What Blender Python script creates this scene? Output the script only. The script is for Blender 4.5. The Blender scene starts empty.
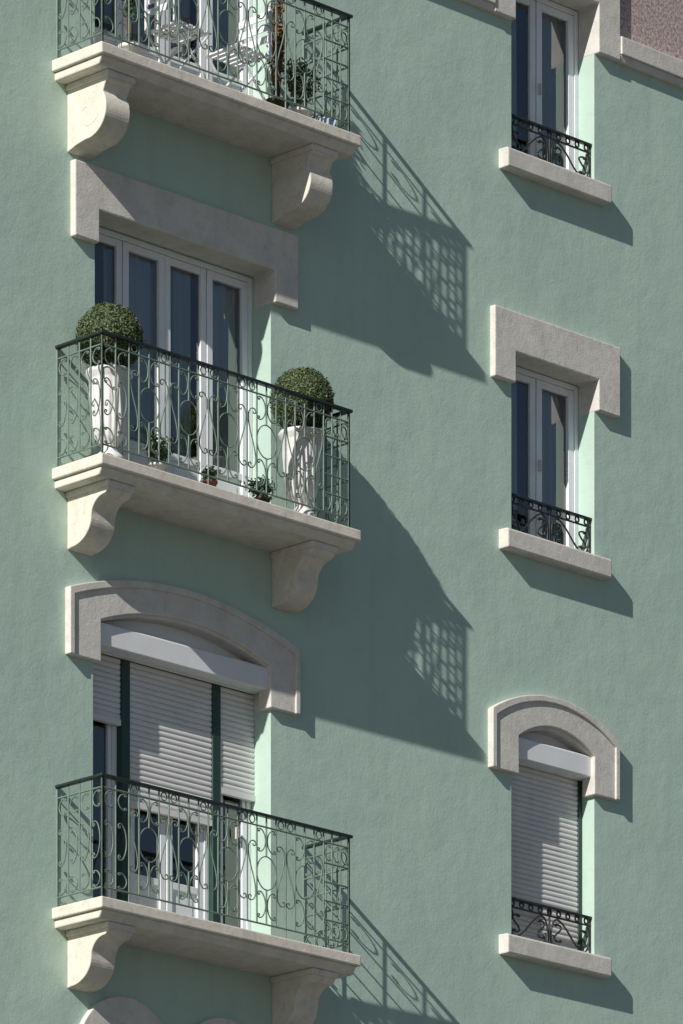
import bpy, math, random
from mathutils import Vector, noise, Quaternion
random.seed(7)
R=math.radians
scene=bpy.context.scene
COL=scene.collection

# ------------------------------------------------------------ materials
def newmat(name):
    m=bpy.data.materials.new(name); m.use_nodes=True
    nt=m.node_tree; b=nt.nodes["Principled BSDF"]
    return m,nt,b
def N(nt,t,**kw):
    n=nt.nodes.new(t)
    for k,v in kw.items():
        if k in n.inputs.keys(): n.inputs[k].default_value=v
        else: setattr(n,k,v)
    return n
def painted(name,c1,c2,rough=.7,scale=3.0,bumps=((30,.2,.004),),streak=0.0,spec=.3,dirt=None,dirtamt=0.0,dscale=11.0):
    m,nt,b=newmat(name)
    tc=N(nt,'ShaderNodeTexCoord')
    n1=N(nt,'ShaderNodeTexNoise',Scale=scale,Detail=4.0,Roughness=.6)
    nt.links.new(tc.outputs['Object'],n1.inputs['Vector'])
    mix=N(nt,'ShaderNodeMix',data_type='RGBA')
    mix.inputs[6].default_value=(*c1,1); mix.inputs[7].default_value=(*c2,1)
    rp=N(nt,'ShaderNodeMapRange'); rp.inputs[1].default_value=.35; rp.inputs[2].default_value=.65
    nt.links.new(n1.outputs['Fac'],rp.inputs[0]); nt.links.new(rp.outputs[0],mix.inputs[0])
    col=mix.outputs[2]
    if streak>0:
        mp=N(nt,'ShaderNodeMapping'); mp.inputs['Scale'].default_value=(5,5,.35)
        nt.links.new(tc.outputs['Object'],mp.inputs['Vector'])
        n2=N(nt,'ShaderNodeTexNoise',Scale=1.2,Detail=4.0)
        nt.links.new(mp.outputs[0],n2.inputs['Vector'])
        r2=N(nt,'ShaderNodeMapRange'); r2.inputs[1].default_value=.5; r2.inputs[2].default_value=.75
        r2.inputs[3].default_value=0; r2.inputs[4].default_value=streak
        nt.links.new(n2.outputs['Fac'],r2.inputs[0])
        mx=N(nt,'ShaderNodeMix',data_type='RGBA'); nt.links.new(r2.outputs[0],mx.inputs[0])
        nt.links.new(col,mx.inputs[6]); mx.inputs[7].default_value=(*[c*.55 for c in c1],1)
        col=mx.outputs[2]
    if dirt is not None:
        n3=N(nt,'ShaderNodeTexNoise',Scale=dscale,Detail=6.0,Roughness=.75)
        nt.links.new(tc.outputs['Object'],n3.inputs['Vector'])
        r3=N(nt,'ShaderNodeMapRange'); r3.inputs[1].default_value=.5; r3.inputs[2].default_value=.72
        r3.inputs[4].default_value=dirtamt
        nt.links.new(n3.outputs['Fac'],r3.inputs[0])
        mx=N(nt,'ShaderNodeMix',data_type='RGBA'); nt.links.new(r3.outputs[0],mx.inputs[0])
        nt.links.new(col,mx.inputs[6]); mx.inputs[7].default_value=(*dirt,1)
        col=mx.outputs[2]
    nt.links.new(col,b.inputs['Base Color'])
    b.inputs['Roughness'].default_value=rough
    b.inputs['Specular IOR Level'].default_value=spec
    prev=None
    for sc,st,di in bumps:
        nn=N(nt,'ShaderNodeTexNoise',Scale=sc,Detail=3.0,Roughness=.55)
        nt.links.new(tc.outputs['Object'],nn.inputs['Vector'])
        bp=N(nt,'ShaderNodeBump',Strength=st,Distance=di)
        nt.links.new(nn.outputs['Fac'],bp.inputs['Height'])
        if prev: nt.links.new(prev.outputs[0],bp.inputs['Normal'])
        prev=bp
    if prev: nt.links.new(prev.outputs[0],b.inputs['Normal'])
    return m
M_wall=painted('green_render',(.475,.61,.525),(.435,.57,.49),.85,.9,((.8,.30,.06),(3.5,.20,.02),(11,.28,.008),(38,.35,.0045)),streak=.14,spec=.1,dirt=(.30,.39,.34),dirtamt=.2,dscale=6.0)
M_stone=painted('pale_stone',(.68,.65,.595),(.60,.57,.52),.85,5,((14,.3,.01),(70,.45,.005)),streak=.16,spec=.15,dirt=(.32,.30,.27),dirtamt=.35)
M_slab=painted('cream_concrete',(.76,.71,.61),(.67,.62,.53),.85,5,((14,.3,.01),(70,.4,.005)),streak=.2,spec=.15,dirt=(.30,.275,.235),dirtamt=.4)
M_white=painted('white_paint',(.80,.82,.85),(.76,.78,.81),.45,4,((20,.1,.003),))
M_shut=painted('shutter_plastic',(.72,.71,.70),(.66,.65,.64),.5,3,((20,.1,.003),),streak=.15)
M_box=painted('shutter_box_paint',(.78,.79,.80),(.73,.74,.75),.5,3,((12,.15,.003),),streak=.1)
M_iron=painted('green_iron',(.16,.225,.18),(.12,.175,.14),.45,12,((60,.3,.003),),spec=.5,dirt=(.13,.10,.07),dirtamt=.25)
M_rail=painted('dark_rail',(.012,.022,.018),(.018,.030,.025),.4,12,((60,.3,.003),),spec=.5)
M_black=painted('black_iron',(.014,.020,.018),(.02,.025,.023),.45,12,((60,.3,.003),),spec=.5)
M_post=painted('green_post',(.02,.055,.045),(.016,.045,.037),.4,5,((40,.1,.002),),spec=.5)
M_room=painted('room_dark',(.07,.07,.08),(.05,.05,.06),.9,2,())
M_curt=painted('curtain_cloth',(.84,.87,.87),(.78,.81,.81),.9,5,())
M_pot=painted('white_planter',(.76,.75,.72),(.68,.67,.65),.6,9,((40,.2,.003),),streak=.12,dirt=(.38,.36,.33),dirtamt=.25)
M_terra=painted('terracotta',(.30,.12,.07),(.24,.10,.06),.8,9,((40,.2,.003),))
M_soil=painted('soil',(.06,.045,.03),(.04,.03,.02),.95,20,((40,.5,.01),))
M_bark=painted('bark',(.16,.10,.06),(.10,.065,.04),.9,20,((60,.5,.01),))
M_blue=painted('blue_plastic',(.45,.55,.68),(.40,.50,.63),.4,6,())
M_brown=painted('dry_leaf',(.25,.12,.06),(.16,.08,.04),.8,30,())
M_asph=painted('asphalt',(.055,.055,.055),(.045,.045,.047),.9,2,((60,.4,.01),))
M_pave=painted('paving',(.19,.18,.17),(.16,.15,.145),.85,1.5,((30,.3,.01),),dirt=(.11,.105,.10),dirtamt=.4)
M_ground=painted('ground_mat',(.09,.09,.08),(.08,.078,.07),.95,.2,())
M_mark=painted('road_paint',(.75,.75,.73),(.65,.65,.63),.7,6,())
M_roof=painted('roof_tiles',(.30,.14,.09),(.24,.11,.07),.85,4,((20,.4,.02),))
def leafmat(name,c1,c2):
    m,nt,b=newmat(name)
    tc=N(nt,'ShaderNodeTexCoord')
    n1=N(nt,'ShaderNodeTexNoise',Scale=45.0,Detail=2.0); nt.links.new(tc.outputs['Object'],n1.inputs['Vector'])
    rp=N(nt,'ShaderNodeMapRange'); rp.inputs[1].default_value=.35; rp.inputs[2].default_value=.65
    nt.links.new(n1.outputs['Fac'],rp.inputs[0])
    mix=N(nt,'ShaderNodeMix',data_type='RGBA'); mix.inputs[6].default_value=(*c1,1); mix.inputs[7].default_value=(*c2,1)
    nt.links.new(rp.outputs[0],mix.inputs[0]); nt.links.new(mix.outputs[2],b.inputs['Base Color'])
    b.inputs['Roughness'].default_value=.55
    return m
M_leaf=leafmat('box_leaf',(.048,.078,.030),(.11,.15,.055))
M_leaf2=leafmat('herb_leaf',(.05,.10,.05),(.09,.15,.08))
m,nt,b=newmat('frieze_granite'); M_frieze=m
tc=N(nt,'ShaderNodeTexCoord'); v=N(nt,'ShaderNodeTexNoise',Scale=34.0,Detail=6.0,Roughness=.8)
nt.links.new(tc.outputs['Object'],v.inputs['Vector'])
cr=N(nt,'ShaderNodeValToRGB'); cr.color_ramp.elements[0].position=.40; cr.color_ramp.elements[0].color=(.22,.165,.155,1)
cr.color_ramp.elements[1].position=.60; cr.color_ramp.elements[1].color=(.72,.58,.53,1)
nt.links.new(v.outputs['Fac'],cr.inputs[0]); nt.links.new(cr.outputs[0],b.inputs['Base Color']); b.inputs['Roughness'].default_value=.9
bp=N(nt,'ShaderNodeBump',Strength=.5,Distance=.008); nt.links.new(v.outputs['Fac'],bp.inputs['Height']); nt.links.new(bp.outputs[0],b.inputs['Normal'])
m=bpy.data.materials.new('window_glass'); m.use_nodes=True; M_glass=m; nt=m.node_tree
for n in list(nt.nodes): nt.nodes.remove(n)
o=N(nt,'ShaderNodeOutputMaterial'); mx=N(nt,'ShaderNodeMixShader'); tr=N(nt,'ShaderNodeBsdfTransparent'); gl=N(nt,'ShaderNodeBsdfGlossy')
tr.inputs[0].default_value=(.86,.92,.95,1); gl.inputs['Roughness'].default_value=.02; gl.inputs[0].default_value=(1,1,1,1)
fr=N(nt,'ShaderNodeFresnel'); fr.inputs[0].default_value=2.3
tc=N(nt,'ShaderNodeTexCoord'); nn=N(nt,'ShaderNodeTexNoise',Scale=1.5); nt.links.new(tc.outputs['Object'],nn.inputs['Vector'])
bp=N(nt,'ShaderNodeBump',Strength=.06,Distance=.03); nt.links.new(nn.outputs['Fac'],bp.inputs['Height']); nt.links.new(bp.outputs[0],gl.inputs['Normal'])
nt.links.new(fr.outputs[0],mx.inputs[0]); nt.links.new(tr.outputs[0],mx.inputs[1]); nt.links.new(gl.outputs[0],mx.inputs[2]); nt.links.new(mx.outputs[0],o.inputs[0])

# ------------------------------------------------------------ mesh builder
class MB:
    def __init__(s): s.v=[];s.f=[];s.m=[];s.mats=[];s.sm=[]
    def mi(s,mat):
        if mat not in s.mats: s.mats.append(mat)
        return s.mats.index(mat)
    def face(s,pts,mat,smooth=False):
        i=len(s.v); s.v+= [tuple(p) for p in pts]; s.f.append(tuple(range(i,i+len(pts)))); s.m.append(s.mi(mat)); s.sm.append(smooth)
    def raw(s,vs,fs,mat,smooth=False):
        i=len(s.v); s.v+=[tuple(p) for p in vs]; k=s.mi(mat)
        for f in fs: s.f.append(tuple(i+a for a in f)); s.m.append(k); s.sm.append(smooth)
    def box(s,x0,x1,y0,y1,z0,z1,mat):
        vs=[(x0,y0,z0),(x1,y0,z0),(x1,y1,z0),(x0,y1,z0),(x0,y0,z1),(x1,y0,z1),(x1,y1,z1),(x0,y1,z1)]
        s.raw(vs,[(0,3,2,1),(4,5,6,7),(0,1,5,4),(1,2,6,5),(2,3,7,6),(3,0,4,7)],mat)
    def prism(s,prof,x0,x1,mat):
        n=len(prof); vs=[(x0,y,z) for y,z in prof]+[(x1,y,z) for y,z in prof]
        fs=[tuple(range(n)),tuple(range(2*n-1,n-1,-1))]
        for i in range(n):
            j=(i+1)%n; fs.append((i,i+n,j+n,j))
        s.raw(vs,fs,mat)
    def lathe(s,prof,c,mat,seg=48,fl=0,fz=(0,0),amp=.05):
        vs=[];n=len(prof)
        for r,z in prof:
            for k in range(seg):
                a=2*math.pi*k/seg; rr=r
                if fl and fz[0]<z<fz[1]: rr=r*(1+amp*(abs(math.cos(fl*a/2))-.6))
                vs.append((c[0]+rr*math.cos(a),c[1]+rr*math.sin(a),c[2]+z))
        fs=[]
        for i in range(n-1):
            for k in range(seg):
                k2=(k+1)%seg; fs.append((i*seg+k,i*seg+k2,(i+1)*seg+k2,(i+1)*seg+k))
        s.raw(vs,fs,mat,True)
    def obj(s,name,parent=None,bevel=0,seg=2):
        me=bpy.data.meshes.new(name); me.from_pydata(s.v,[],s.f); me.update()
        for mt in s.mats: me.materials.append(mt)
        me.polygons.foreach_set('material_index',s.m); me.polygons.foreach_set('use_smooth',s.sm)
        ob=bpy.data.objects.new(name,me); COL.objects.link(ob)
        if parent: ob.parent=parent
        if bevel:
            bm=ob.modifiers.new('bevel','BEVEL'); bm.width=bevel; bm.segments=seg; bm.limit_method='ANGLE'; bm.angle_limit=R(40)
        return ob
def empty(name,parent=None):
    e=bpy.data.objects.new(name,None); COL.objects.link(e)
    if parent: e.parent=parent
    return e

BLD=empty('green_apartment_building')

def arcz(x,x0,x1,zs,h):
    if h<=0: return zs
    w=x1-x0; Rr=(w*w/4+h*h)/(2*h); c=(x0+x1)/2
    return zs+math.sqrt(max(0,Rr*Rr-(x-c)**2))-(Rr-h)
def surround(mb,xo0,xo1,xi0,xi1,zleg,zso,ho,zsi,hi,y0,y1,mat,n=28):
    prs=[((xo0,zleg),(xi0,zleg))]
    nn=n if ho>0 else 1
    for k in range(nn+1):
        t=k/nn
        if ho>0 and abs((xo1-xo0)/2-ho)<.02: t=(1-math.cos(math.pi*t))/2
        xo=xo0+(xo1-xo0)*t; xi=xi0+(xi1-xi0)*t
        prs.append(((xo,arcz(xo,xo0,xo1,zso,ho)),(xi,arcz(xi,xi0,xi1,zsi,hi))))
    prs.append(((xo1,zleg),(xi1,zleg)))
    vs=[]
    for (a,b2) in prs:
        vs+=[(a[0],y0,a[1]),(b2[0],y0,b2[1]),(b2[0],y1,b2[1]),(a[0],y1,a[1])]
    fs=[(0,1,2,3)]
    m_=len(prs)
    for i in range(m_-1):
        p=i*4;q=p+4
        for a,b2 in ((0,1),(1,2),(2,3),(3,0)): fs.append((p+a,q+a,q+b2,p+b2))
    p=(m_-1)*4; fs.append((p+3,p+2,p+1,p))
    mb.raw(vs,fs,mat)

# ------------------------------------------------------------ windows
def curtain(mb,x0,x1,z0,z1,y):
    n=int((x1-x0)/.012); vs=[];ph=random.random()*6
    for i in range(n+1):
        x=x0+(x1-x0)*i/n
        yy=y+.022*math.sin(x*48+ph+1.5*math.sin(x*13))+.008*math.sin(x*131)
        vs+=[(x,yy,z0),(x,yy+.01,z1)]
    mb.raw(vs,[(2*i,2*i+2,2*i+3,2*i+1) for i in range(n)],M_curt,True)
def window(name,x0,x1,z0,z1,y,n,panel=0,par=None,curts=(),st=.064):
    mb=MB(); g=MB(); F=.045
    mb.box(x0,x0+F,y-.02,y+.06,z0,z1,M_white); mb.box(x1-F,x1,y-.02,y+.06,z0,z1,M_white)
    mb.box(x0+F,x1-F,y-.02,y+.06,z1-F,z1,M_white); mb.box(x0+F,x1-F,y-.02,y+.06,z0,z0+F,M_white)
    w=(x1-x0-2*F)/n
    for i in range(n):
        a=x0+F+i*w+.004; b2=a+w-.008; zb=z0+F+.004; zt=z1-F-.004
        yy=y-.012 if i%2 else y-.006
        mb.box(a,a+st,yy,y+.04,zb,zt,M_white); mb.box(b2-st,b2,yy,y+.04,zb,zt,M_white)
        mb.box(a+st,b2-st,yy+.003,y+.04,zt-.06,zt,M_white); mb.box(a+st,b2-st,yy+.003,y+.04,zb,zb+.07,M_white)
        zg=zb+.07
        if panel:
            mb.box(a+st,b2-st,y+.012,y+.035,zb+.07,zb+panel,M_white)
            mb.box(a+st+.05,b2-st-.05,y+.004,y+.03,zb+.12,zb+panel-.05,M_white)
            mb.box(a+st,b2-st,yy+.003,y+.04,zb+panel,zb+panel+.06,M_white); zg=zb+panel+.06
        g.face([(a+st,y+.02,zg),(b2-st,y+.02,zg),(b2-st,y+.02,zt-.06),(a+st,y+.02,zt-.06)],M_glass)
    xm=(x0+x1)/2+.03; mb.box(xm-.010,xm+.010,y-.045,y-.012,z0+(z1-z0)*.45,z0+(z1-z0)*.45+.10,M_stone)
    e=empty(name,par or BLD)
    mb.obj('frame',e,.004); g.obj('glass',e)
    if curts:
        c=MB()
        for (p,q) in curts: curtain(c,x0+(x1-x0)*p,x0+(x1-x0)*q,z0+.03,z1-.03,y+.08)
        c.obj('curtain',e)
    return e
def shutter(mb,x0,x1,z0,z1,y):
    p=.045; n=int((z1-z0)/p); p=(z1-z0)/n; vs=[]
    prof=[(.010,0),(.002,.08),(-.003,.3),(-.004,.55),(-.002,.8),(.003,.93),(.010,.97)]
    for i in range(n):
        j=random.gauss(0,.0008)
        for dy,t in prof:
            vs+=[(x0,y+dy+j,z0+(i+t)*p),(x1,y+dy+j,z0+(i+t)*p)]
    vs+=[(x0,y+.010,z1),(x1,y+.010,z1)]
    k=len(vs)//2
    mb.raw(vs,[(2*i,2*i+1,2*i+3,2*i+2) for i in range(k-1)],M_shut)
    mb.box(x0,x1,y-.012,y+.03,z0-.05,z0,M_shut)

holes=[]
def hole(x0,x1,z0,z1): holes.append((x0,x1,z0,z1))

def lintel(par,x0,x1,zt,name='lintel',leg=.275,th=.355,y=-.06,lw0=.27,lw1=.275):
    mb=MB(); surround(mb,x0-lw0,x1+lw1,x0+.003,x1-.003,zt-leg,zt+th,0,zt-.004,0,y,.2,M_stone)
    return mb.obj(name,par,.012,2)
def sill(par,x0,x1,zt):
    mb=MB()
    mb.prism([(-.115,zt-.175),(.2,zt-.175),(.2,zt+.012),(-.09,zt),(-.115,zt-.012)],x0-.16,x1+.11,M_stone)
    return mb.obj('sill',par,.012,2)

def scroll_pts(kind,n=64,tot=7.2,p=4,a=1.1,tilt=0.0):
    def half(sgn,thsgn):
        x=z=0; th=math.pi/2+tilt
        if sgn<0: th+=math.pi
        pts=[]; h=1.0/n
        for i in range(n):
            s=(i+.5)/n
            k=a+(tot-a)*(p+1)*s**p
            th+=thsgn*k*h
            x+=math.cos(th)*h; z+=math.sin(th)*h; pts.append((x,z))
        return pts
    if kind=='C': up=half(1,1); dn=half(-1,-1)
    else: up=half(1,1); dn=half(-1,1)
    pts=dn[::-1]+[(0,0)]+up
    xs=[q[0] for q in pts]; zs=[q[1] for q in pts]
    cx=(min(xs)+max(xs))/2; cz=(min(zs)+max(zs))/2; w=max(xs)-min(xs); h=max(zs)-min(zs)
    return [((q[0]-cx)/w,(q[1]-cz)/h) for q in pts]
SC=scroll_pts('C'); SS=scroll_pts('S',a=.4,tot=6.8,tilt=-.35)
def curveobj(name,groups,par):
    for gi,(rad,mat,spl) in enumerate(groups):
        cu=bpy.data.curves.new(name,'CURVE'); cu.dimensions='3D'; cu.bevel_depth=rad; cu.bevel_resolution=1; cu.use_fill_caps=True
        for pts,cyc in spl:
            sp=cu.splines.new('POLY'); sp.points.add(len(pts)-1)
            for i,q in enumerate(pts): sp.points[i].co=(*q,1)
            sp.use_cyclic_u=cyc
        cu.materials.append(mat)
        ob=bpy.data.objects.new(name if gi==0 else name+'_%d'%gi,cu); COL.objects.link(ob); ob.parent=par

def railing(par,x0,x1,zb,d,H=1.0):
    e=empty('railing',par)
    A=(x0+.055,-.0); B=(x0+.055,-d+.055); C=(x1-.10,-d+.055); D=(x1-.10,0.)
    bars=[];scr=[];heavy=[]
    for si,(P,Q,front) in enumerate(((A,B,0),(B,C,1),(C,D,0))):
        L=math.hypot(Q[0]-P[0],Q[1]-P[1])
        def W(s,z): return (P[0]+(Q[0]-P[0])*s/L,P[1]+(Q[1]-P[1])*s/L,zb+z)
        def put(tab,cx,cz,sx,sz): scr.append(([W(cx+a*sx,cz+b2*sz) for a,b2 in tab],False))
        def ring(cx,cz,r,rz=None):
            rz=rz or r
            scr.append(([W(cx+r*math.cos(t*math.pi/14),cz+rz*math.sin(t*math.pi/14)) for t in range(28)],True))
        for z in (.09,.905): bars.append(([W(0,z),W(L,z)],False))
        for s in (0,L): heavy.append(([W(s,0),W(s,H-.01)],False))
        def grid(s0,s1,n,hz=True):
            if hz:
                for z in (.25,.41,.57,.73): bars.append(([W(s0,z),W(s1,z)],False))
            w=(s1-s0)/n
            for k in range(1,n): bars.append(([W(s0+w*k,.09),W(s0+w*k,H-.01)],False))
            for k in range(n):
                put(SC,s0+w*(k+.5),.17,w*.62,.13); put(SC,s0+w*(k+.5),.82,-w*.62,.13)
                if not hz: put(SC,s0+w*(k+.5),.49,w*.62,.30)
        if si==0: grid(0,L,4,False)
        if si==2: grid(0,L,4,True)
        if not front: continue
        ge=.30; grid(0,ge,2,False); grid(L-ge,L,3)
        nu=5; w=(L-2*ge)/nu
        for u in range(0,nu+1): bars.append(([W(ge+u*w,0 if u%2==0 else .09),W(ge+u*w,H-.01)],False))
        for u in range(nu):
            c=ge+(u+.5)*w
            ring(c,.52,.112,.14)
            for sg in (-1,1):
                bars.append(([W(c+sg*w*.25,.09),W(c+sg*w*.25,H-.01)],False))
                put(SC,c+sg*w*.125,.25,-sg*w*.20,.22)
                put(SC,c+sg*w*.125,.79,-sg*w*.20,.19)
                put(SS,c+sg*w*.375,.52,sg*w*.19,.50)
                ring(c+sg*w*.375,.95,.032)
            bars.append(([W(c,.09),W(c,.38)],False)); bars.append(([W(c,.66),W(c,H-.01)],False))
    curveobj('bars',[(.0078,M_iron,bars),(.0056,M_iron,scr),(.012,M_iron,heavy)],e)
    mb=MB(); t=.026
    z0=zb+H-.012; z1=zb+H+.012
    mb.box(A[0]-t,A[0]+t,B[1]+t,0,z0,z1,M_rail); mb.box(D[0]-t,D[0]+t,B[1]+t,0,z0,z1,M_rail)
    mb.box(A[0]-t-.004,D[0]+t+.004,B[1]-t,B[1]+t,z0-.001,z1+.001,M_rail)
    mb.obj('handrail',e,.006)
def bracket(par,x0,x1,zt,kind):
    mb=MB()
    if kind=='s':
        pr=[(.0,zt),(-.50,zt),(-.50,zt-.07),(-.475,zt-.085)]
        for i in range(13):
            t=i/12; pr.append((-.46+.17*math.sin(t*math.pi/2),zt-.10-.15*(1-math.cos(t*math.pi/2))))
        for i in range(1,15):
            t=i/14; pr.append((-.29+.24*(1-math.cos(t*math.pi/2)),zt-.25-.21*math.sin(t*math.pi/2)))
        pr.append((0,zt-.47))
    else:
        pr=[(.0,zt),(-.50,zt),(-.50,zt-.07),(-.465,zt-.085)]
        for i in range(22):
            t=i/21; a=R(35)-t*R(130)
            pr.append((-.25-.22*math.cos(a) ,zt-.28+.22*math.sin(a)))
        pr.append((-.12,zt-.515)); pr.append((0,zt-.55))
    mb.prism(pr,x0,x1,M_slab)
    mb.box(x0-.02,x1+.02,-.515,-.001,zt-.05,zt-.001,M_slab)
    mb.obj('bracket',par,.008,2)
    if kind!='s':
        sp=[]
        for xx in (x0+.001,x1-.001):
            sp.append(([(xx,-.25-(.17*(1-k/60))*math.cos(k*.13-1.2),zt-.28+(.17*(1-k/60))*math.sin(k*.13-1.2)*-1) for k in range(50)],False))
        curveobj('cheek_scroll',[(.0045,M_slab,sp)],par)
def balcony(zb,kind,x0=-3.36,x1=-.36,d=.60):
    e=empty('balcony',BLD)
    mb=MB()
    mb.box(x0,x1,-d,.1,zb-.095,zb,M_slab)
    mb.prism([(-d+.025,zb-.0955),(.05,zb-.0955),(.05,zb-.165),(-d+.07,zb-.165),(-d+.05,zb-.13)],x0+.03,x1-.03,M_slab)
    mb.obj('slab',e,.012,2)
    bracket(e,-3.194,-2.92,zb-.166,kind); bracket(e,-.84,-.57,zb-.166,kind)
    railing(e,x0,x1,zb,d)
    return e

LX0,LX1=-2.885,-.85; RX0,RX1=2.125,3.21
balcony(20.40,'v'); balcony(17.05,'s'); balcony(13.44,'s')
for zb,zt in ((20.40,22.65),(17.05,19.275)):
    hole(LX0,LX1,zb-.03,zt)
    e=window('balcony_door',LX0+.002,LX1-.002,zb,zt-.007,.24,4,.42,None,((.20,.49),(.58,.68),(.75,.98)))
    lintel(e,LX0,LX1,zt,leg=.275 if zt<20 else .44)
def arched(x0,x1,zo,zi,par,ho,hi,lw=.30,dl=0):
    mb=MB()
    surround(mb,x0-lw-dl,x1+lw,x0+.05,x1-.05,15.55,zo,ho,zi+.03,hi,-.05,.1,M_stone)
    surround(mb,x0-.055,x1+.055,x0+.003,x1-.003,15.551,zi+.06,hi,zi,hi,-.025,.2,M_stone)
    surround(mb,x0-lw-dl-.001,x1+lw+.001,x0-lw-dl+.05,x1+lw-.05,15.549,zo+.001,ho,zo-.055,ho,-.068,.0,M_stone)
    mb.obj('arched_surround',par,.008,2)
    b2=MB()
    n=24; vs=[]
    for k in range(n+1):
        x=x0+(x1-x0)*k/n; vs+=[(x,.12,15.7),(x,.12,arcz(x,x0,x1,zi,hi)+.02)]
    b2.raw(vs,[(2*i,2*i+2,2*i+3,2*i+1) for i in range(n)],M_box)
    b2.prism([(-.005,15.71),(.2,15.71),(.2,15.92),(.05,15.92),(-.005,15.89)],x0+.012,x1-.012,M_box)
    b2.obj('shutter_box',par,.008,2)
hole(LX0-.02,LX1,13.41,16.06)
e=empty('arched_balcony_door',BLD)
arched(LX0-.02,LX1,16.10,15.87,e,.24,.19,.29,.02)
mb=MB(); y=.2
for a,b2 in ((-2.41,-2.31),(-1.355,-1.26)): mb.box(a,b2,y-.015,y+.06,13.44,15.71,M_post)
mb.obj('posts',e,.006)
mb=MB(); shutter(mb,-2.90,-2.413,15.20,15.71,y); shutter(mb,-2.307,-1.358,14.55,15.71,y); shutter(mb,-1.257,-.853,14.85,15.71,y)
mb.obj('roller_shutter',e)
window('side_sash',-2.90,-2.412,13.44,15.7,y+.06,1,0,e,(),.04); window('centre_doors',-2.308,-1.357,13.44,15.7,y+.06,2,.42,e)
window('side_sash_b',-1.258,-.853,13.44,15.7,y+.06,1,0,e,(),.04)

def guard(par,x0,x1,z0,h):
    bars=[];scr=[]; y=.045
    def W(x,z): return (x,y,z)
    for z in (z0+.03,z0+h-.07): bars.append(([W(x0,z),W(x1,z)],False))
    L=x1-x0; n=2; w=L/n
    for i in range(n):
        c=x0+(i+.5)*w; sg=1 if i==0 else -1
        hh=h-.11; zc=z0+.03+hh/2
        scr.append(([W(c+b2*w*.92*sg,zc+a*hh*.95) for a,b2 in SS],False))
        for q in (-.3,.3):
            scr.append(([W(c+q*w+a*.09*sg,zc+b2*hh*.6*(1 if q>0 else -1)) for a,b2 in SS],False))
    for i in range(n+1):
        xx=min(max(x0+i*w,x0+.01),x1-.01); bars.append(([W(xx,z0),W(xx,z0+h)],False))
    k=9
    for i in range(k):
        cx=x0+(i+.5)*L/k
        scr.append(([W(cx+.024*math.cos(t*math.pi/8),z0+h-.035+.024*math.sin(t*math.pi/8)) for t in range(16)],True))
    e=empty('window_guard',par)
    curveobj('ironwork',[(.009,M_black,bars),(.0085,M_black,scr)],e)
    m2=MB(); m2.box(x0+.001,x1-.001,y-.02,y+.02,z0+h-.01,z0+h+.012,M_black); m2.obj('top_bar',e,.004)

def rect_window(dx,zsill,zt):
    x0=RX0+dx;x1=RX1+dx
    hole(x0,x1,zsill-.08,zt)
    e=window('window',x0+.002,x1-.002,zsill,zt-.007,.215,2,0,None,((.05,.36),(.50,.97)),.07)
    lintel(e,x0,x1,zt,leg=.275 if zt<20 else .44,lw1=.285); sill(e,x0,x1,zsill); guard(e,x0,x1,zsill,.36)
def arch_window(dx):
    x0=RX0+dx;x1=RX1+dx
    hole(x0,x1,14.02,16.02)
    e=empty('arched_window',BLD)
    arched(x0,x1,16.07,15.86,e,.24,.16,.27,.03)
    m2=MB(); shutter(m2,x0+.002,x1-.05,14.2,15.71,.16); m2.obj('roller_shutter',e)
    m2=MB(); m2.box(x1-.05,x1-.002,.145,.2,14.1,15.71,M_post); m2.obj('post',e,.004)
    window('sash',x0+.002,x1-.002,14.1,15.7,.23,2,0,e)
    sill(e,x0,x1,14.10); guard(e,x0,x1,14.10,.36)
for dx in (0,-8.3,4.6,9.2):
    rect_window(dx,21.04,22.65); rect_window(dx,17.68,19.275); arch_window(dx)
    rect_window(dx,10.45,12.05); rect_window(dx,7.0,8.6); rect_window(dx,3.3,4.9)
e=empty('twin_arched_window',BLD)
for c in (-2.56,-1.42):
    mb=MB(); surround(mb,c-.565,c+.565,c-.34,c+.34,10.3,12.26,.565,12.26,.34,-.055,.2,M_stone,36); mb.obj('arch_surround',e,.008)
    hole(c-.34,c+.34,10.3,12.60); window('sash',c-.338,c+.338,10.3,12.598,.22,1,0,e)

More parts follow.
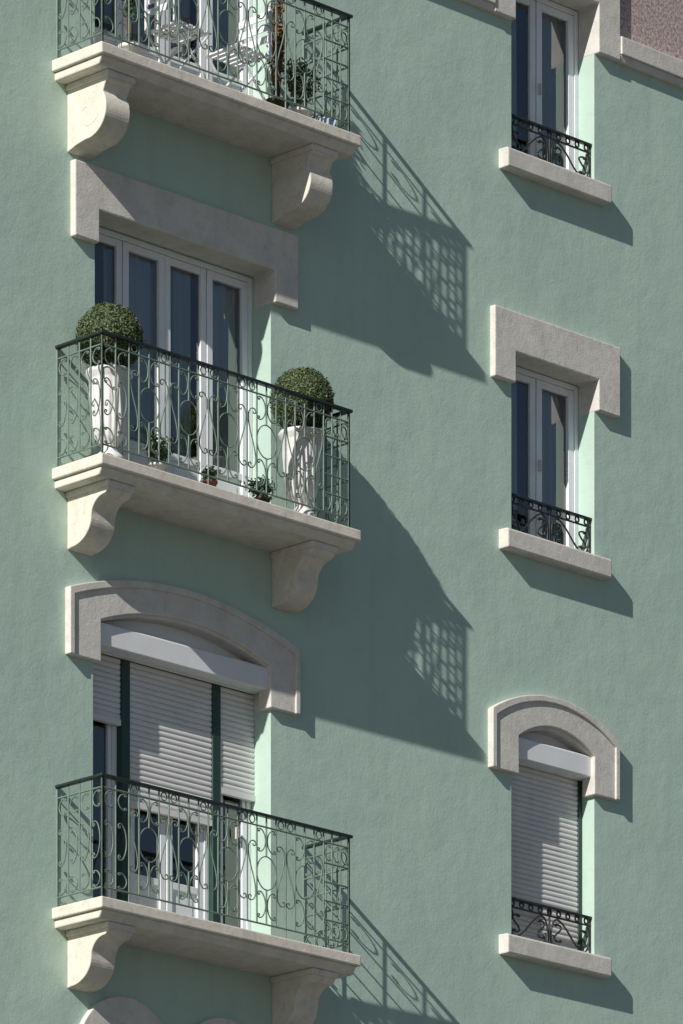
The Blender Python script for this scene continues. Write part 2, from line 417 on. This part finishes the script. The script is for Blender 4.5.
# ------------------------------------------------------------ wall
WX0,WX1,WZ1=-9.5,17.0,25.6; ZF=22.36
xs=sorted(set([WX0,WX1]+[h[0] for h in holes]+[h[1] for h in holes]))
zs=sorted(set([0,WZ1,ZF]+[h[2] for h in holes]+[h[3] for h in holes]))
mb=MB()
for i in range(len(xs)-1):
    for j in range(len(zs)-1):
        cx=(xs[i]+xs[i+1])/2; cz=(zs[j]+zs[j+1])/2
        if any(h[0]<cx<h[1] and h[2]<cz<h[3] for h in holes): continue
        mb.face([(xs[i],0,zs[j]),(xs[i+1],0,zs[j]),(xs[i+1],0,zs[j+1]),(xs[i],0,zs[j+1])],M_frieze if cz>ZF else M_wall)
for (a,b2,c,d) in holes:
    y=.32
    mb.face([(a,0,c),(a,0,d),(a,y,d),(a,y,c)],M_wall); mb.face([(b2,0,c),(b2,y,c),(b2,y,d),(b2,0,d)],M_wall)
    mb.face([(a,0,d),(b2,0,d),(b2,y,d),(a,y,d)],M_wall); mb.face([(a,0,c),(a,y,c),(b2,y,c),(b2,0,c)],M_wall)
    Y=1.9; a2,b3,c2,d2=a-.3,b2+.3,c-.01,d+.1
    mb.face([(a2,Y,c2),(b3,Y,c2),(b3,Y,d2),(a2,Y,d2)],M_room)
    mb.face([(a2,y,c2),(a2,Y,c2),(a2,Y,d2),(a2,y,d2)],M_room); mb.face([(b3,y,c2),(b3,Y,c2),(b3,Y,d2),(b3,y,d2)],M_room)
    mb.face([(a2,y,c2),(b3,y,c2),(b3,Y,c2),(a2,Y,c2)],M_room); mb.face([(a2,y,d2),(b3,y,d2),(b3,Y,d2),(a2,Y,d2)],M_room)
mb.face([(WX0,0,0),(WX0,12,0),(WX0,12,WZ1),(WX0,0,WZ1)],M_wall); mb.face([(WX1,0,0),(WX1,12,0),(WX1,12,WZ1),(WX1,0,WZ1)],M_wall)
mb.face([(WX0,12,0),(WX1,12,0),(WX1,12,WZ1),(WX0,12,WZ1)],M_wall)
mb.obj('walls',BLD)
mb=MB(); mb.box(WX0-.45,WX1+.45,-.45,12.45,25.602,25.95,M_stone); mb.obj('cornice',BLD,.02)
mb=MB(); mb.raw([(WX0-.4,-.4,25.95),(WX1+.4,-.4,25.95),(WX1+.4,12.4,25.95),(WX0-.4,12.4,25.95),(WX0+5,6,28.2),(WX1-5,6,28.2)],[(0,1,5,4),(1,2,5),(2,3,4,5),(3,0,4)],M_roof); mb.obj('roof',BLD)
cuts=sorted([(LX0-.272,LX1+.277)]+[(RX0+dx-.272,RX1+dx+.287) for dx in (0,-8.3,4.6,9.2)])
mb=MB(); x=WX0-.05
for a,b2 in cuts+[(WX1+.05,0)]:
    mb.prism([(-.075,22.27),(.02,22.27),(.02,22.46),(-.075,22.43)],x,a,M_stone)
    mb.prism([(-.045,22.21),(.02,22.21),(.02,22.269),(-.06,22.269)],x,a,M_stone); x=b2
mb.obj('string_course',BLD,.008)

# ------------------------------------------------------------ plants
def leaves(mb,pts,size,mat):
    for p,nrm in pts:
        d=Vector((random.gauss(0,1),random.gauss(0,1),random.gauss(0,1)))
        if nrm is not None: d=(d*.55+nrm*1.0)
        d.normalize(); t=d.orthogonal().normalized(); t.rotate(Quaternion(d,random.random()*6.28)); u=d.cross(t)
        s=size*random.uniform(.7,1.3); l=t*s; w=u*s*.5; p=Vector(p)
        mb.face([p-l,p+w,p+l+d*s*.2,p-w],mat)
def topiary(x,y,zb,zc,r):
    e=empty('potted_topiary')
    mb=MB(); h=zc-r-zb+.03
    pr=[(.0,.06),(.125,.06),(.13,.085),(.11,.11),(.075,.14),(.062,.17),(.075,.20),(.095,.225),(.12,.26),(.138,.34),(.150,.48),(.160,.60),(.166,h-.12),(.17,h-.1),(.195,h-.07),(.20,h-.045),(.19,h-.03),(.165,h-.035),(.155,h-.06),(0,h-.061)]
    mb.lathe(pr,(x,y,zb),M_pot,96,16,(.24,h-.13),.09)
    mb.box(x-.135,x+.135,y-.135,y+.135,zb+.001,zb+.062,M_pot)
    mb.lathe([(0,h-.055),(.157,h-.055)],(x,y,zb),M_soil,24)
    mb.lathe([(.018,h-.06),(.016,h+.1)],(x,y,zb),M_bark,10)
    mb.obj('planter',e)
    mb=MB()
    n=16; vs=[];fs=[]
    for i in range(n+1):
        for j in range(2*n):
            a=math.pi*i/n; b2=math.pi*j/n; q=r*.86
            vs.append((x+q*math.sin(a)*math.cos(b2),y+q*math.sin(a)*math.sin(b2),zc+q*math.cos(a)))
    for i in range(n):
        for j in range(2*n): fs.append((i*2*n+j,i*2*n+(j+1)%(2*n),(i+1)*2*n+(j+1)%(2*n),(i+1)*2*n+j))
    mb.raw(vs,fs,M_leaf)
    pts=[]
    for k in range(14000):
        d=Vector((random.gauss(0,1),random.gauss(0,1),random.gauss(0,1))).normalized()
        lump=1+.05*noise.noise(d*3+Vector((x,0,0)))+.045*noise.noise(d*9)
        rr=r*lump*random.uniform(.87,1.0)
        if random.random()<.03: rr*=1.05
        pts.append((Vector((x,y,zc))+d*rr,d))
    leaves(mb,pts,.0115,M_leaf)
    mb.obj('clipped_ball',e)
topiary(-3.00,-.30,17.05,18.13,.275); topiary(-.775,-.30,17.05,18.12,.27)
def potplant(x,y,z,pr,ph,spread,height,n,name='potted_plant',pm=M_terra,lm=M_leaf2,size=.02):
    e=empty(name); mb=MB()
    mb.lathe([(0,.0),(pr*.7,0),(pr*.95,ph*.85),(pr*1.08,ph*.85),(pr*1.08,ph),(pr*.9,ph),(pr*.88,ph-.02),(0,ph-.02)],(x,y,z+.001),pm,28)
    mb.obj('pot',e)
    st=[]; pts=[]
    for k in range(max(5,n//40)):
        a=random.random()*6.28; q=spread*math.sqrt(random.random()); top=Vector((x+q*math.cos(a),y+min(.1,q*.6)*math.sin(a),z+ph+height*random.uniform(.5,1)))
        base=Vector((x+.2*pr*math.cos(a),y+.2*pr*math.sin(a),z+ph-.02)); mid=(base+top)/2+Vector((random.uniform(-.03,.03),random.uniform(-.02,.02),.03))
        st.append(([tuple(base),tuple(mid),tuple(top)],False))
        for i in range(40):
            t=random.uniform(.25,1.03); p=base.lerp(mid,t*2) if t<.5 else mid.lerp(top,t*2-1)
            pts.append((p+Vector((random.gauss(0,.02),random.gauss(0,.02),random.gauss(0,.02))),None))
    curveobj('stems',[(.003,M_bark,st)],e); mb=MB(); leaves(mb,pts,size,lm); mb.obj('leaves',e)
potplant(-2.52,-.36,17.05,.075,.13,.19,.22,700,pm=M_pot)
potplant(-1.93,-.38,17.05,.06,.12,.06,.10,240)
potplant(-1.31,-.36,17.05,.07,.11,.15,.18,500,pm=M_soil)
potplant(-1.07,-.30,20.40,.10,.18,.08,1.05,900,'dried_climbing_plant',M_soil,M_brown,.022)
potplant(-.78,-.28,20.40,.10,.18,.2,.42,900,pm=M_pot)
potplant(-2.75,-.28,20.40,.09,.20,.09,1.3,700,pm=M_pot)
e=empty('watering_can'); mb=MB(); c=(-.60,-.40,20.402)
mb.lathe([(0,0),(.07,0),(.075,.02),(.07,.11),(.05,.13),(.045,.13),(.0,.12)],c,M_blue,28); mb.obj('body',e)
curveobj('spout_and_handle',[(.010,M_blue,[([(c[0]+.06,c[1],c[2]+.04),(c[0]+.11,c[1],c[2]+.10),(c[0]+.13,c[1],c[2]+.15)],False),([(c[0]-.06-.05*math.sin(k*math.pi/8),c[1],c[2]+.08+.05*math.cos(k*math.pi/8)) for k in range(9)],False)])],e)
def chair(cx,cy,cz,f):
    e=empty('folding_chair'); mb=MB()
    for sy in (-.17,.17):
        for (ax,az,bx,bz) in ((-.22,0,.20,.46),(.20,0,-.20,.44)):
            ax*=f; bx*=f
            mb.raw([(cx+ax-.012,cy+sy-.01,cz+az),(cx+ax+.012,cy+sy-.01,cz+az),(cx+ax+.012,cy+sy+.01,cz+az),(cx+ax-.012,cy+sy+.01,cz+az),
                (cx+bx-.012,cy+sy-.01,cz+bz),(cx+bx+.012,cy+sy-.01,cz+bz),(cx+bx+.012,cy+sy+.01,cz+bz),(cx+bx-.012,cy+sy+.01,cz+bz)],
               [(0,3,2,1),(4,5,6,7),(0,1,5,4),(1,2,6,5),(2,3,7,6),(3,0,4,7)],M_white)
        xb=cx-.2125*f
        mb.box(xb-.0125,xb+.0125,cy+sy-.011,cy+sy+.011,cz+.44,cz+.86,M_white)
    for k in range(6): mb.box(cx-.19+k*.066,cx-.145+k*.066,cy-.185,cy+.185,cz+.45,cz+.468,M_white)
    xb=cx-.193*f
    for k in range(3): mb.box(xb-.006,xb+.006,cy-.185,cy+.185,cz+.58+k*.10,cz+.64+k*.10,M_white)
    mb.obj('chair_frame',e,.003)
chair(-2.2,-.29,20.402,1); chair(-1.5,-.27,20.402,-1)

# ------------------------------------------------------------ ground
def sheet(name,x0,x1,y0,y1,z,mat):
    mb=MB(); mb.face([(x0,y0,z),(x1,y0,z),(x1,y1,z),(x0,y1,z)],mat); return mb.obj(name)
sheet('ground',-900,900,-900,900,-.004,M_ground)
sheet('road',-300,300,-12.5,-4.0,.0,M_asph)
mb=MB(); mb.box(-300,300,-4.0,-.0-.002,-.003,.13,M_pave); mb.box(-300,300,-4.15,-4.001,-.003,.125,M_stone); mb.obj('pavement',None,.01)
mb=MB(); mb.box(-300,300,-60,-12.501,-.003,.13,M_pave); mb.obj('pavement')
mb=MB()
for k in range(-40,40): mb.face([(k*6,-8.35,.004),(k*6+3,-8.35,.004),(k*6+3,-8.2,.004),(k*6,-8.2,.004)],M_mark)
mb.obj('road_markings')

# ------------------------------------------------------------ light
d=Vector((2.18,.60,-1.39)).normalized()
sl=bpy.data.lights.new('sun','SUN'); sl.energy=5.0; sl.angle=R(.45); sl.color=(1,.965,.91)
so=bpy.data.objects.new('sun',sl); COL.objects.link(so); so.rotation_euler=d.to_track_quat('-Z','Y').to_euler(); so.location=(-20,-10,40)
w=bpy.data.worlds.new('World'); scene.world=w; w.use_nodes=True; nt=w.node_tree
sk=nt.nodes.new('ShaderNodeTexSky'); sk.sky_type='NISHITA'; sk.sun_disc=False
sk.ozone_density=2.4; sk.dust_density=.5
sk.sun_elevation=math.asin(-d.z); sk.sun_rotation=math.atan2(-d.x,-d.y)%(2*math.pi)
bg=nt.nodes['Background']; bg.inputs[1].default_value=.053; nt.links.new(sk.outputs[0],bg.inputs[0])
# ------------------------------------------------------------ camera
cd=bpy.data.cameras.new('camera'); cam=bpy.data.objects.new('camera',cd); COL.objects.link(cam)
cam.location=(-36.8,-36.8,1.6); cam.rotation_euler=(R(90),0,R(-45))
cd.sensor_fit='VERTICAL'; cd.sensor_height=36; cd.lens=6050/1024*36; cd.shift_y=(2350-512)/1024; cd.clip_end=2000; cd.clip_start=.5
scene.camera=cam
scene.view_settings.view_transform='Standard'; scene.view_settings.look='None'; scene.view_settings.exposure=0
